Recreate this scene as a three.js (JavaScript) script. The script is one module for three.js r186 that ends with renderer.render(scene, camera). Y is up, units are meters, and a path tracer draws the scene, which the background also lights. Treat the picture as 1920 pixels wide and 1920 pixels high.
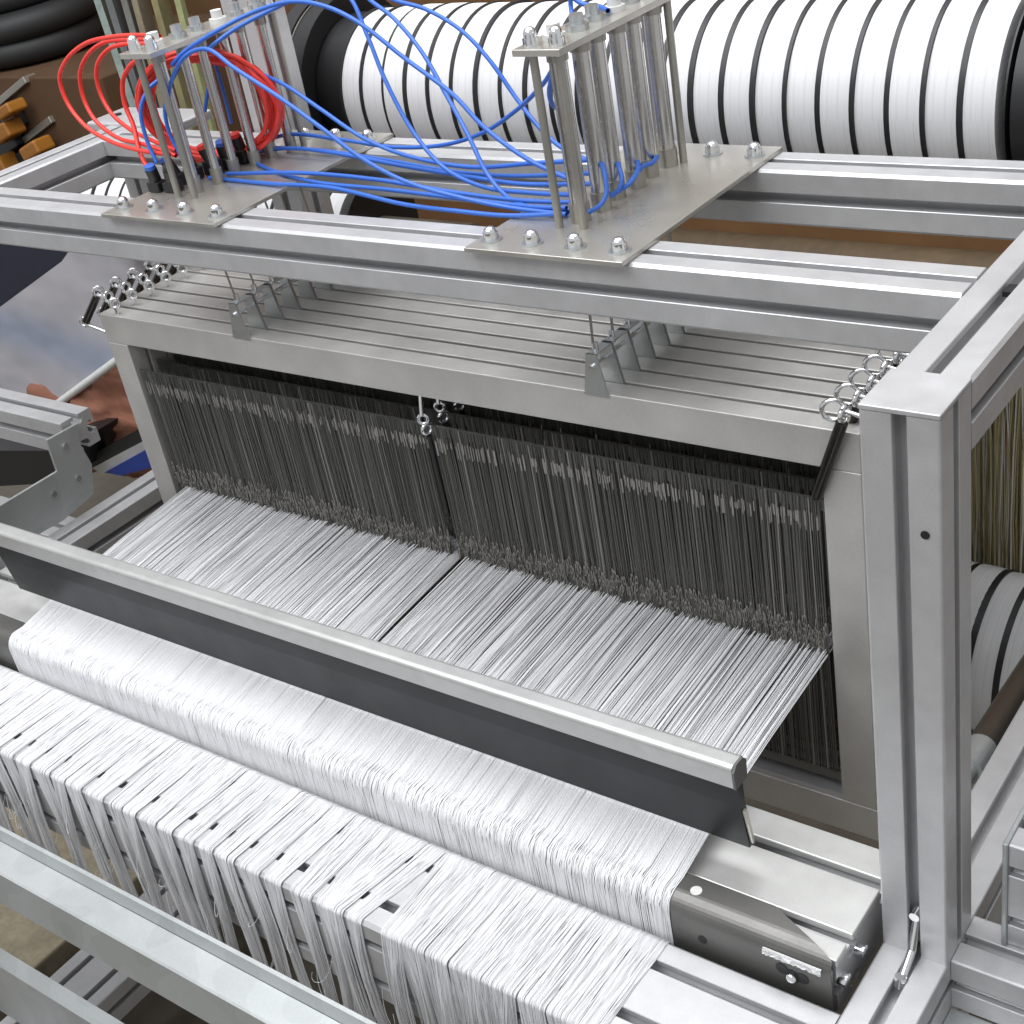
import * as THREE from 'three';
import { mergeGeometries } from 'three/addons/utils/BufferGeometryUtils.js';
import { RoundedBoxGeometry } from 'three/addons/geometries/RoundedBoxGeometry.js';
import { RectAreaLightUniformsLib } from 'three/addons/lights/RectAreaLightUniformsLib.js';
import { ImprovedNoise } from 'three/addons/math/ImprovedNoise.js';

// ───────────────────────── camera, light, exposure ─────────────────────────
// origin: top front right corner of the front right post; x along the loom, y up, z towards the weaver
const scene = new THREE.Scene();
const CAM = new THREE.Vector3(0.2421626, 0.35386493, 0.61624098);
const CR = new THREE.Vector3(0.80020201, -0.16524111, -0.57651724);
const CU = new THREE.Vector3(-0.18138177, 0.84959469, -0.49526711);
const CB = new THREE.Vector3(0.57164447, 0.50088345, 0.64987565);
const camera = new THREE.PerspectiveCamera(40.3268, 1, 0.02, 60);
camera.position.copy(CAM);
camera.quaternion.setFromRotationMatrix(new THREE.Matrix4().makeBasis(CR, CU, CB));
scene.add(camera);
const renderer = new THREE.WebGLRenderer({ antialias: true });
renderer.toneMapping = THREE.LinearToneMapping;
renderer.toneMappingExposure = 0.88;
renderer.shadowMap.enabled = true;
renderer.setSize(1024, 1024);
scene.background = new THREE.Color().setRGB(0.70, 0.712, 0.73);   // the even light of a big workshop hall
RectAreaLightUniformsLib.init();
// two long roof windows above the loom: glowing pane, frame and an area light of the same size just below it
const LIGHTS = [
  { at: [-0.7, 2.15, -0.45], look: [-0.6, -0.2, -0.2], w: 2.6, h: 1.3, power: 3.3, label: 'long roof window straight above the loom' },
  { at: [-0.9, 2.1, 1.35], look: [-0.55, -0.1, -0.25], w: 2.6, h: 1.1, power: 3.7, label: 'long roof window above the weaver side of the loom' },
];

// ───────────────────────── helpers ─────────────────────────
let seed = 20231;
const rnd = () => { seed = (seed * 1664525 + 1013904223) >>> 0; return seed / 4294967296; };
const rr = (a, b) => a + (b - a) * rnd();
const V = (x, y, z) => new THREE.Vector3(x, y, z);
const F = 2614.3547;
// point of the world that pixel (u,v) of the 1920 px photograph shows on the plane axis = value
function px(u, v, ax, val) {
  const d = CR.clone().multiplyScalar((u - 960) / F).addScaledVector(CU, -(v - 960) / F).sub(CB);
  const t = (val - CAM[ax]) / d[ax];
  return CAM.clone().addScaledVector(d, t);
}
const used = {};
function numbered(n) { if (!(n in used)) { used[n] = 0; return n; } used[n]++; return n + '_' + String(used[n]).padStart(3, '0'); }
function tag(o, label, category, group, kind) {
  o.userData.label = label; o.userData.category = category;
  if (group) o.userData.group = group; if (kind) o.userData.kind = kind; return o;
}
function thing(name, label, category, group) { const g = new THREE.Group(); g.name = numbered(name); scene.add(g); return tag(g, label, category, group); }
function mesh(name, geo, mat, parent) {
  const g = Array.isArray(geo) ? mergeGeometries(geo.map((q) => { const k = q.index ? q.toNonIndexed() : q.clone(); for (const a of Object.keys(k.attributes)) if (!['position', 'normal', 'uv'].includes(a)) k.deleteAttribute(a); return k; })) : geo;
  if (mat.map && !mat.userData.ownUV) metricUV(g);
  const m = new THREE.Mesh(g, mat); m.castShadow = m.receiveShadow = true;
  m.name = parent ? name : numbered(name); (parent || scene).add(m); return m;
}
function metricUV(g) {                              // box-projected texture coordinates in metres
  const p = g.attributes.position, n = g.attributes.normal, uv = new Float32Array(p.count * 2);
  for (let i = 0; i < p.count; i++) {
    const a = Math.abs(n.getX(i)), b = Math.abs(n.getY(i)), c = Math.abs(n.getZ(i)), x = p.getX(i), y = p.getY(i), z = p.getZ(i);
    if (a >= b && a >= c) { uv[2 * i] = z; uv[2 * i + 1] = y; } else if (b >= c) { uv[2 * i] = x; uv[2 * i + 1] = z; } else { uv[2 * i] = x; uv[2 * i + 1] = y; }
  }
  g.setAttribute('uv', new THREE.BufferAttribute(uv, 2));
}
function structure(name, geo, mat) { const m = mesh(name, geo, mat); m.userData.kind = 'structure'; return m; }
const T = (g, x, y, z) => g.translate(x, y, z);
function box(x0, x1, y0, y1, z0, z1, r = 0) {
  const w = Math.abs(x1 - x0), h = Math.abs(y1 - y0), d = Math.abs(z1 - z0);
  const g = r ? new RoundedBoxGeometry(w, h, d, 2, r) : new THREE.BoxGeometry(w, h, d);
  return g.translate((x0 + x1) / 2, (y0 + y1) / 2, (z0 + z1) / 2);
}
function cyl(a, b, r, n = 16, r2 = r) {           // cylinder from point a to point b
  const d = b.clone().sub(a), L = d.length(), g = new THREE.CylinderGeometry(r2, r, L, n);
  g.applyQuaternion(new THREE.Quaternion().setFromUnitVectors(V(0, 1, 0), d.normalize()));
  return g.translate((a.x + b.x) / 2, (a.y + b.y) / 2, (a.z + b.z) / 2);
}
function tube(pts, r, seg = 60, n = 8) { return new THREE.TubeGeometry(new THREE.CatmullRomCurve3(pts, false, 'centripetal'), seg, r, n, false); }
function plate(pts, ax, val, th) {                 // flat polygon from pixels on the plane ax = val, thickness th
  const P = pts.map(([u, v]) => px(u, v, ax, val));
  const s = new THREE.Shape(P.map((p) => ax === 'z' ? new THREE.Vector2(p.x, p.y) : ax === 'x' ? new THREE.Vector2(-p.z, p.y) : new THREE.Vector2(p.x, -p.z)));
  const g = new THREE.ExtrudeGeometry(s, { depth: th, bevelEnabled: false });
  if (ax === 'x') g.rotateY(Math.PI / 2).translate(val - th, 0, 0);
  else if (ax === 'y') g.rotateX(-Math.PI / 2).translate(0, val - th, 0);
  else g.translate(0, 0, val - th);
  return g;
}

// slotted aluminium extrusion: real T-slots cut into the section
function section(w, h, nx, ny, c = 0.0016) {
  const p = [], M = 0.0041, LIP = 0.0042, CAV = 0.0082, DEP = 0.0118;
  const side = (len, n, put) => {                  // walks along one side from -len/2 to len/2
    for (let i = 0; i < n; i++) {
      const s = (i - (n - 1) / 2) * (len / n);
      for (const [a, d] of [[-M - 0.0005, 0], [-M, 0.0005], [-M, LIP], [-CAV, LIP], [-CAV, 0.008], [-0.005, DEP], [0.005, DEP], [CAV, 0.008], [CAV, LIP], [M, LIP], [M, 0.0005], [M + 0.0005, 0]]) put(s + a, d);
    }
  };
  const A = w / 2, B = h / 2;
  const NC = c > 0.0018 ? 1 : 3;                      // a flat broken edge or a small round one
  const corner = (cx, cy, a0) => { for (let k = 0; k <= NC; k++) { const a = a0 + k * Math.PI / 2 / NC; p.push(new THREE.Vector2(cx + c * Math.cos(a), cy + c * Math.sin(a))); } };
  corner(-A + c, -B + c, Math.PI); side(w, nx, (s, d) => p.push(new THREE.Vector2(s, -B + d)));
  corner(A - c, -B + c, -Math.PI / 2); side(h, ny, (s, d) => p.push(new THREE.Vector2(A - d, s)));
  corner(A - c, B - c, 0); side(w, nx, (s, d) => p.push(new THREE.Vector2(-s, B - d)));
  corner(-A + c, B - c, Math.PI / 2); side(h, ny, (s, d) => p.push(new THREE.Vector2(-A + d, -s)));
  return new THREE.Shape(p);
}
function rail(ax, x0, x1, y0, y1, z0, z1, c) {
  const dx = x1 - x0, dy = y1 - y0, dz = z1 - z0, n = (d) => Math.max(1, Math.round(d / 0.045));
  const [w, h, L] = ax === 'x' ? [dz, dy, dx] : ax === 'y' ? [dx, dz, dy] : [dx, dy, dz];
  const g = new THREE.ExtrudeGeometry(section(w, h, n(w), n(h), c), { depth: L, bevelEnabled: false });
  g.translate(0, 0, -L / 2);
  if (ax === 'x') g.rotateY(Math.PI / 2); if (ax === 'y') g.rotateX(-Math.PI / 2);
  return g.translate((x0 + x1) / 2, (y0 + y1) / 2, (z0 + z1) / 2);
}

// ───────────────────────── materials ─────────────────────────
const perlin = new ImprovedNoise();
function noiseTex(n, f, srgb) {
  const d = new Uint8Array(n * n * 4);
  for (let j = 0; j < n; j++) for (let i = 0; i < n; i++) {
    const c = f(i / n, j / n), k = 4 * (j * n + i);
    const q = Array.isArray(c) ? c : [c, c, c];
    for (let a = 0; a < 3; a++) d[k + a] = Math.max(0, Math.min(255, q[a] * 255)); d[k + 3] = 255;
  }
  const t = new THREE.DataTexture(d, n, n); t.wrapS = t.wrapT = THREE.RepeatWrapping; t.magFilter = THREE.LinearFilter; t.minFilter = THREE.LinearMipmapLinearFilter; t.generateMipmaps = true;
  if (srgb) t.colorSpace = THREE.SRGBColorSpace; t.needsUpdate = true; return t;
}
// periodic noise on the unit square
function pn(u, v, f, z = 0) {
  const a = perlin.noise(u * f, v * f, z), b = perlin.noise((u - 1) * f, v * f, z), c = perlin.noise(u * f, (v - 1) * f, z), d = perlin.noise((u - 1) * f, (v - 1) * f, z);
  return (a * (1 - u) + b * u) * (1 - v) + (c * (1 - u) + d * u) * v;
}
const blotch = noiseTex(256, (u, v) => 0.95 + 0.05 * pn(u, v, 5, 1.3) + 0.035 * pn(u, v, 17, 4.1) + 0.03 * (rnd() - 0.5), true);
blotch.repeat.set(5, 5);
const roughT = noiseTex(256, (u, v) => 0.88 + 0.20 * pn(u, v, 6, 7.7) + 0.10 * pn(u, v, 23, 2.2) + 0.05 * (rnd() - 0.5));
roughT.repeat.set(4, 4);
const dusty = noiseTex(256, (u, v) => { const s = 0.93 + 0.09 * pn(u, v, 4, 9.3) + 0.06 * pn(u, v, 13, 3.3) + 0.03 * (rnd() - 0.5); return [s, s * 0.99, s * 0.97]; }, true);
dusty.repeat.set(3, 3);
const spangle = noiseTex(256, (u, v) => { const s = 0.88 + 0.08 * Math.round(3 * (0.5 + pn(u, v, 9, 5.5))) / 3 + 0.08 * pn(u, v, 3, 1.1) + 0.03 * (rnd() - 0.5); return s; }, true);
spangle.repeat.set(3, 3);
const fibre = noiseTex(256, (u, v) => 0.5 + 0.5 * pn(u, v, 40, 0.4) + 0.3 * (rnd() - 0.5));
const windT = noiseTex(256, (u, v) => { const s = 0.95 + 0.05 * perlin.noise(v * 70, u * 5, 2.7) + 0.035 * perlin.noise(v * 14, u * 3, 8.1) + 0.02 * (rnd() - 0.5); return [s, s, s]; }, true);
const woodT = noiseTex(256, (u, v) => { const s = 0.8 + 0.3 * pn(u, v, 3, 2) + 0.25 * pn(u, v * 0.999, 30, 6) * 0.6 + 0.1 * (rnd() - 0.5); return s; }, true);
const C = (r, g, b) => new THREE.Color().setRGB(r, g, b);
const std = (o) => new THREE.MeshStandardMaterial(o);
const M = {
  alu: std({ color: C(0.59, 0.59, 0.60), metalness: 0.5, roughness: 0.47, map: blotch, roughnessMap: roughT }),
  aluPlate: std({ color: C(0.60, 0.595, 0.575), metalness: 0.7, roughness: 0.34, map: dusty, roughnessMap: roughT }),
  sley: std({ color: C(0.72, 0.72, 0.70), metalness: 0.5, roughness: 0.42, map: blotch, roughnessMap: roughT }),
  harness: std({ color: C(0.63, 0.63, 0.63), metalness: 0.5, roughness: 0.5, map: dusty, roughnessMap: roughT }),
  galv: std({ color: C(0.54, 0.565, 0.565), metalness: 0.55, roughness: 0.48, map: spangle, roughnessMap: roughT }),
  steel: std({ color: C(0.56, 0.545, 0.52), metalness: 1, roughness: 0.28, roughnessMap: roughT }),
  dull: std({ color: C(0.42, 0.41, 0.385), metalness: 0.8, roughness: 0.42, map: dusty, roughnessMap: roughT }),
  chrome: std({ color: C(0.80, 0.81, 0.82), metalness: 1, roughness: 0.12 }),
  zinc: std({ color: C(0.68, 0.71, 0.72), metalness: 0.9, roughness: 0.3, map: spangle }),
  heddle: std({ color: C(0.135, 0.132, 0.122), metalness: 0.6, roughness: 0.45 }),
  heddleTip: std({ color: C(0.30, 0.29, 0.265), metalness: 0.5, roughness: 0.5 }),
  black: std({ color: C(0.012, 0.012, 0.013), roughness: 0.45, map: blotch }),
  rubber: std({ color: C(0.02, 0.021, 0.023), roughness: 0.6, map: dusty }),
  spring: std({ color: C(0.06, 0.055, 0.05), metalness: 1, roughness: 0.25 }),
  reed: std({ color: C(0.024, 0.026, 0.03), metalness: 0.3, roughness: 0.48, map: dusty, roughnessMap: roughT }),
  satin: std({ color: C(0.60, 0.60, 0.59), metalness: 0.6, roughness: 0.42, map: blotch, roughnessMap: roughT }),
  heddleRod: std({ color: C(0.17, 0.17, 0.165), metalness: 0.7, roughness: 0.4 }),
  bentSteel: std({ color: C(0.19, 0.19, 0.19), metalness: 0.7, roughness: 0.5, map: dusty, roughnessMap: roughT }),
  thread: std({ color: C(0.76, 0.76, 0.775), roughness: 0.85 }),
  yarn: std({ color: C(0.73, 0.73, 0.74), roughness: 0.8, map: windT, bumpMap: windT, bumpScale: 0.0006 }),
  blue: std({ color: C(0.03, 0.125, 0.50), roughness: 0.42 }),
  trayBlue: std({ color: C(0.012, 0.035, 0.22), roughness: 0.5 }),
  red: std({ color: C(0.70, 0.04, 0.028), roughness: 0.36 }),
  orange: std({ color: C(0.33, 0.13, 0.012), roughness: 0.45, map: dusty }),
  card: std({ color: C(0.17, 0.085, 0.032), roughness: 0.9, map: dusty }),
  darkCard: std({ color: C(0.095, 0.048, 0.02), roughness: 0.9, map: dusty }),
  wood: std({ color: C(0.19, 0.125, 0.065), roughness: 0.7, map: woodT }),
  white: std({ color: C(0.7, 0.7, 0.68), roughness: 0.6, map: blotch }),
  foil: std({ color: C(0.85, 0.85, 0.85), metalness: 0.9, roughness: 0.25 }),
  glow: std({ color: C(0.8, 0.8, 0.8), emissive: C(0.97, 0.985, 1), emissiveIntensity: 4 }),
};

M.yarn.userData.ownUV = true;

// ───────────────────────── room: floor, roof windows ─────────────────────────
{
  const fl = std({ color: C(0.16, 0.145, 0.12), roughness: 0.8, map: dusty });
  const g = new THREE.PlaneGeometry(9, 9, 1, 1).rotateX(-Math.PI / 2).translate(-1, -1.02, 0);
  structure('floor', g, fl);
  for (const L of LIGHTS) {
    const t = thing('roof_window', L.label, 'window', 'roof windows above the loom');
    t.position.set(...L.at); t.lookAt(V(...L.look));
    mesh('pane', new THREE.BoxGeometry(L.w, L.h, 0.01), M.glow, t);
    const f = 0.05;
    mesh('frame', [box(-L.w / 2 - f, L.w / 2 + f, L.h / 2 + 0.001, L.h / 2 + f, -0.03, 0.03), box(-L.w / 2 - f, L.w / 2 + f, -L.h / 2 - f, -L.h / 2 - 0.001, -0.03, 0.03), box(-L.w / 2 - f, -L.w / 2 - 0.001, -L.h / 2, L.h / 2, -0.03, 0.03), box(L.w / 2 + 0.001, L.w / 2 + f, -L.h / 2, L.h / 2, -0.03, 0.03)], M.white, t);
    const a = new THREE.RectAreaLight(0xfafcff, L.power, L.w, L.h);
    a.position.set(...L.at); a.lookAt(V(...L.look)); a.position.add(V(...L.look).sub(V(...L.at)).normalize().multiplyScalar(0.02));
    scene.add(a);
  }
}

// ───────────────────────── loom frame ─────────────────────────
const loom = thing('loom_frame', 'silver grey loom frame of slotted aluminium bars carrying all the weaving gear', 'loom');
const PB = -0.411, BZ0 = 0.0652;                                  // top of the base bars
mesh('post', rail('y', -0.045, 0, PB, -0.0022, -0.045, 0), M.alu, loom);
mesh('post_cap', box(-0.0452, 0.0002, -0.002, 0.0012, -0.0452, 0.0003, 0.0008), M.alu, loom);
mesh('side_top_bar', rail('z', -0.045, 0, -0.045, 0, -0.62, -0.0456, 0.0021), M.alu, loom);
mesh('front_top_bar', rail('x', -1.0993, -0.0453, -0.045, 0, -0.195, -0.15, 0.0024), M.alu, loom);
mesh('back_top_bar', rail('x', -1.0993, -0.0453, -0.045, 0, -0.39, -0.345, 0.0024), M.alu, loom);
mesh('side_top_bar', rail('z', -1.145, -1.0996, -0.045, 0, -0.435, -0.0456, 0.002), M.alu, loom);
mesh('post', rail('y', -1.145, -1.0996, PB, -0.0022, -0.045, 0), M.alu, loom);
mesh('post', rail('y', -1.145, -1.0996, PB, -0.0455, -0.435, -0.39), M.alu, loom);
mesh('post', rail('y', -0.045, 0, PB, -0.0455, -0.62, -0.575), M.alu, loom);
mesh('base_bar', rail('z', -0.045, 0, PB - 0.09, PB, -0.7, 0.42), M.alu, loom);
mesh('base_bar', rail('z', -1.145, -1.0996, PB - 0.09, PB, -0.7, 0.42), M.alu, loom);
mesh('front_beam', rail('x', -1.0993, -0.0453, PB - 0.09, PB, BZ0, BZ0 + 0.09, 0.003), M.alu, loom);
mesh('cross_bar', rail('x', 0.0003, 0.35, PB - 0.045, PB, -0.0505, -0.0055), M.alu, loom);
mesh('leg', rail('y', -0.045, 0, -1.02, PB - 0.0905, 0.375, 0.42), M.alu, loom);
mesh('leg', rail('y', -1.145, -1.0996, -1.02, PB - 0.0905, 0.375, 0.42), M.alu, loom);
mesh('leg', rail('y', -0.045, 0, -1.02, PB - 0.0905, -0.7, -0.655), M.alu, loom);
mesh('leg', rail('y', -1.145, -1.0996, -1.02, PB - 0.0905, -0.7, -0.655), M.alu, loom);
// corner gusset plate with a drilled hole under the cross bar
{
  const s = new THREE.Shape([[0.0004, 0.0052], [0.0004, -0.055], [0.062, 0.0052]].map(([x, z]) => new THREE.Vector2(x, z)));
  s.holes.push(new THREE.Path().absarc(0.013, -0.014, 0.0032, 0, 6.283, true));
  mesh('corner_plate', new THREE.ExtrudeGeometry(s, { depth: 0.003, bevelEnabled: false }).rotateX(-Math.PI / 2).translate(0, -0.4595, 0), M.galv, loom);
}
// connector screws where post and base bar meet
{
  const b = mesh('angle_connector', [cyl(V(-0.0225, -0.378, -0.007), V(-0.0225, -0.403, 0.004), 0.0029, 12), cyl(V(-0.0225, -0.403, 0.004), V(-0.0225, -0.4125, 0.021), 0.0029, 12)], M.chrome, loom);
  mesh('screw_head', [cyl(V(-0.0225, -0.377, -0.008), V(-0.0225, -0.377, -0.001), 0.0036, 12), cyl(V(-0.0225, -0.416, 0.025), V(-0.0225, -0.4085, 0.023), 0.0041, 14)], M.chrome, b);
  mesh('drilled_hole', cyl(V(-0.0092, -0.0737, -0.002), V(-0.0092, -0.0737, 0.0006), 0.0026, 14), M.black, loom);
  mesh('slot_nut', box(-0.0255, -0.0195, -0.006, -0.0025, -0.177, -0.165), M.black, loom);
}
// upright box bar standing on the cross bar right of the post
{
  const t = thing('stub_bar', 'short double slotted aluminium bar with a thin end plate, lying on the cross bar', 'bar');
  mesh('bar', rail('x', 0.0272, 0.35, PB + 0.0002, PB + 0.0902, -0.0805, -0.0355), M.alu, t);
  mesh('end_plate', box(0.0238, 0.027, PB + 0.0002, PB + 0.092, -0.082, -0.033, 0.0008), M.galv, t);
}

// ───────────────────────── pneumatic cylinder racks ─────────────────────────
const NH = 6, HZ0 = -0.2, HP = 0.0245;             // harness frames: number, front face of the first, pitch
function bolt(x, y, z, parent) {                    // domed hex bolt on a washer
  const dome = new THREE.SphereGeometry(0.0052, 14, 8, 0, Math.PI * 2, 0, Math.PI / 2).scale(1, 0.9, 1).translate(x, y + 0.0062, z);
  const b = mesh('bolt', [cyl(V(x, y + 0.0012, z), V(x, y + 0.0064, z), 0.0058, 6), dome], M.chrome, parent);
  mesh('washer', cyl(V(x, y, z), V(x, y + 0.0013, z), 0.0084, 18), M.zinc, b);
}
function rack(label, cx, x0, x1, rodR) {
  const t = thing('cylinder_rack', label, 'air cylinders', 'racks of air cylinders on top of the loom');
  const zb = -0.3895, zf = -0.1415;
  mesh('base_plate', box(x0, x1, 0.0003, 0.004, zb, zf, 0.0006), M.aluPlate, t);
  const TY = 0.1335;
  mesh('top_plate', box(cx - 0.0215, cx + 0.0195, TY, TY + 0.005, -0.352, -0.183, 0.0006), M.aluPlate, t);
  for (const [dx, z] of [[-0.011, -0.1935], [0.0105, -0.1945], [-0.011, -0.344], [0.0105, -0.344]]) {
    const r = mesh('tie_rod', cyl(V(cx + dx, 0.004, z), V(cx + dx, TY + 0.006, z), 0.0032, 12), M.dull, t);
    const n = mesh('acorn_nut', [cyl(V(cx + dx, TY + 0.005, z), V(cx + dx, TY + 0.0105, z), 0.006, 6), cyl(V(cx + dx, TY + 0.0105, z), V(cx + dx, TY + 0.0135, z), 0.0048, 14), new THREE.SphereGeometry(0.0048, 14, 8, 0, 6.2832, 0, 1.5708).translate(cx + dx, TY + 0.0135, z)], M.chrome, r);
    n.name = 'acorn_nut';
  }
  for (let k = 0; k < NH; k++) {
    const z = HZ0 - 0.009 - k * 0.0252, x = cx + (k % 2 ? 0.0015 : -0.0015);
    const c = mesh('air_cylinder', cyl(V(x, 0.018, z), V(x, TY - 0.009, z), rodR, 20), M.steel, t);
    mesh('end_cap', cyl(V(x, 0.004, z), V(x, 0.0185, z), rodR + 0.0012, 20), M.dull, c); mesh('end_cap', cyl(V(x, TY - 0.0095, z), V(x, TY, z), rodR + 0.0012, 20), M.dull, c);
    mesh('top_nut', [cyl(V(x, TY + 0.005, z), V(x, TY + 0.0095, z), 0.0085, 6), cyl(V(x, TY + 0.0095, z), V(x, TY + 0.0165, z), 0.0052, 12)], k % 3 ? M.zinc : M.white, c);
    mesh('lift_wire', cyl(V(x + (cx < -0.6 ? 0.014 : -0.004), -0.097, HZ0 - 0.006 - k * HP), V(x, 0.004, HZ0 - 0.006 - k * HP), 0.0011, 6), M.dull, c);
  }
  for (let i = 0; i < 4; i++) { const x = x0 + 0.013 + (x1 - x0 - 0.026) * i / 3; bolt(x, 0.004, -0.16, t); bolt(x, 0.004, -0.366, t); }
  return t;
}
const CXR = -0.3575, CXL = -0.79;
rack('rack of thick polished air cylinders standing on a wide bare plate', CXR, -0.4217, -0.2810, 0.0068);
const rackL = rack('rack of thin air cylinders wrapped in a coil of red hose', CXL, -0.8534, -0.7000, 0.0046);
// black push-in fittings on the left plate
{
  const t = thing('valve_manifold', 'cluster of black push-in hose fittings with coloured collars between the red hose loops', 'fitting');
  for (const [x, y, z, tilt, c] of [[-0.842, 0.014, -0.205, 0.3, M.blue], [-0.832, 0.016, -0.222, -0.5, M.blue], [-0.822, 0.014, -0.207, 0.8, M.black], [-0.828, 0.016, -0.24, 0.1, M.red], [-0.816, 0.018, -0.255, -0.3, M.red], [-0.815, 0.016, -0.272, 0.5, M.blue], [-0.81, 0.018, -0.29, 0.1, M.red]]) {
    const b = mesh('fitting', [box(x - 0.008, x + 0.008, 0.0042, y, z - 0.0065, z + 0.0065, 0.0015), cyl(V(x, y - 0.002, z), V(x + 0.008 * Math.sin(tilt), y + 0.013, z + 0.004), 0.0058, 12)], M.black, t);
    mesh('collar', cyl(V(x + 0.008 * Math.sin(tilt), y + 0.0128, z + 0.004), V(x + 0.0095 * Math.sin(tilt), y + 0.0165, z + 0.0046), 0.0052, 12), c, b);
  }
}

// ───────────────────────── air hoses ─────────────────────────
function hose(pts, mat, r, label, group) {
  const P = pts.map(([u, v, z]) => { const p = px(u, v, 'z', z); if (p.y < 0.0042 + r) p.y = 0.0042 + r; return p; });
  const m = mesh(mat === M.red ? 'red_air_hose' : 'blue_air_hose', tube(P, r, 28 + pts.length * 8, 10), mat);
  return tag(m, label, 'hose', group);
}
const RB = 0.0019, GB = 'blue air hoses between the racks', GR = 'red air hoses at the thin cylinders';
hose([[322, 122, -0.205], [345, 98, -0.21], [400, 62, -0.22], [470, 25, -0.24], [545, 3, -0.25], [610, 12, -0.25], [672, 42, -0.25], [760, 110, -0.25], [850, 178, -0.245], [905, 236, -0.24], [985, 296, -0.235], [1072, 338, -0.23]], M.blue, RB, 'blue hose arching over the red coil and dropping across to the polished cylinders', GB);
hose([[385, 95, -0.25], [440, 55, -0.27], [510, 18, -0.29], [580, -12, -0.3], [650, -10, -0.3], [690, 70, -0.29], [720, 145, -0.28], [770, 240, -0.27], [830, 312, -0.26], [905, 350, -0.25], [1000, 362, -0.24], [1085, 366, -0.235]], M.blue, RB, 'blue hose plunging steeply from above the frame to the polished cylinder feet', GB);
hose([[665, -40, -0.32], [690, -4, -0.31], [738, 34, -0.3], [790, 96, -0.29], [838, 180, -0.275], [876, 250, -0.26], [915, 328, -0.245], [955, 372, -0.232], [1000, 395, -0.222], [1065, 398, -0.215]], M.blue, RB, 'blue hose crossing the white yarn reels in a steep s curve', GB);
hose([[690, -30, -0.33], [735, -2, -0.33], [800, 18, -0.325], [866, 58, -0.32], [918, 113, -0.315], [968, 184, -0.31], [1012, 240, -0.3], [1052, 276, -0.29], [1100, 300, -0.28]], M.blue, RB, 'uppermost blue hose bowing across the white yarn reels', GB);
hose([[312, 205, -0.2], [322, 150, -0.203], [345, 108, -0.206], [388, 92, -0.205], [440, 128, -0.2], [520, 180, -0.198], [600, 238, -0.198], [680, 298, -0.2], [760, 340, -0.205], [870, 372, -0.21], [960, 390, -0.212], [1062, 402, -0.212]], M.blue, RB, 'blue hose leaving the thin rack front and running long and low', GB);
hose([[470, 130, -0.31], [535, 160, -0.3], [600, 204, -0.29], [680, 258, -0.28], [760, 291, -0.275], [880, 313, -0.27], [1000, 306, -0.262], [1105, 300, -0.26]], M.blue, RB, 'blue hose sagging behind the others just above the back bar', GB);
hose([[470, 272, -0.33], [545, 252, -0.335], [640, 262, -0.34], [740, 276, -0.34], [830, 272, -0.335], [905, 249, -0.32], [970, 205, -0.29], [1020, 155, -0.24], [1036, 130, -0.215]], M.blue, RB, 'blue hose hanging in a wide u up to the polished rack top plate', GB);
hose([[470, 290, -0.31], [540, 278, -0.31], [620, 286, -0.305], [760, 312, -0.29], [870, 330, -0.27], [980, 345, -0.255], [1110, 345, -0.25]], M.blue, RB, 'blue hose lying straight across the plate gap', GB);
hose([[425, 326, -0.25], [560, 324, -0.25], [700, 336, -0.245], [860, 362, -0.235], [980, 376, -0.228], [1090, 380, -0.225]], M.blue, RB, 'blue hose in the low bundle starting at a cylinder foot', GB);
hose([[395, 342, -0.24], [500, 344, -0.235], [620, 352, -0.225], [760, 386, -0.21], [850, 404, -0.205], [950, 407, -0.203], [1050, 401, -0.205]], M.blue, RB, 'lowest blue hose drooping over the front bar', GB);
hose([[470, 302, -0.29], [520, 332, -0.265], [600, 350, -0.245], [720, 358, -0.24], [860, 372, -0.228], [1000, 388, -0.216], [1062, 390, -0.214]], M.blue, RB, 'blue hose crossing under the low bundle', GB);
hose([[500, 276, -0.325], [600, 282, -0.32], [720, 300, -0.31], [850, 322, -0.285], [960, 330, -0.27], [1110, 325, -0.265]], M.blue, RB, 'blue hose in the rear low bundle touching its twin', GB);
for (const [a, i] of [[[[1104, 398, -0.206], [1126, 384, -0.21], [1137, 362, -0.216], [1134, 330, -0.222], [1128, 306, -0.232]], 0], [[[1142, 370, -0.236], [1158, 358, -0.24], [1166, 338, -0.246], [1162, 318, -0.252], [1158, 306, -0.258]], 1], [[[1150, 364, -0.24], [1178, 346, -0.25], [1192, 328, -0.262], [1196, 306, -0.28], [1190, 292, -0.29]], 2], [[[1180, 342, -0.262], [1206, 312, -0.285], [1222, 306, -0.295], [1232, 294, -0.31]], 3], [[[1036, 140, -0.213], [1030, 170, -0.22], [1036, 196, -0.232], [1052, 206, -0.25]], 4], [[[1070, -30, -0.3], [1070, 10, -0.3], [1074, 34, -0.295]], 5], [[[1062, -14, -0.29], [1090, 6, -0.29], [1122, 12, -0.285], [1140, 20, -0.27]], 6]])
  hose(a, M.blue, 0.0019, ['short blue hose hooked round the first polished cylinder foot', 'short blue hose rising between the second pair of polished cylinder feet', 'short blue hose rising between the third pair of polished cylinder feet', 'short blue hose at the rearmost polished cylinder foot', 'short blue hose curled under the polished rack top plate', 'straight blue hose end above the polished rack', 'short blue hose running onto the polished rack top plate'][i], 'short blue hoses at the polished cylinders');
hose([[294, 305, -0.205], [275, 262, -0.208], [264, 205, -0.212], [278, 168, -0.222], [300, 148, -0.232]], M.blue, RB, 'blue hose bowing out of a fitting in front of the red coil', GB);
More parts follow.
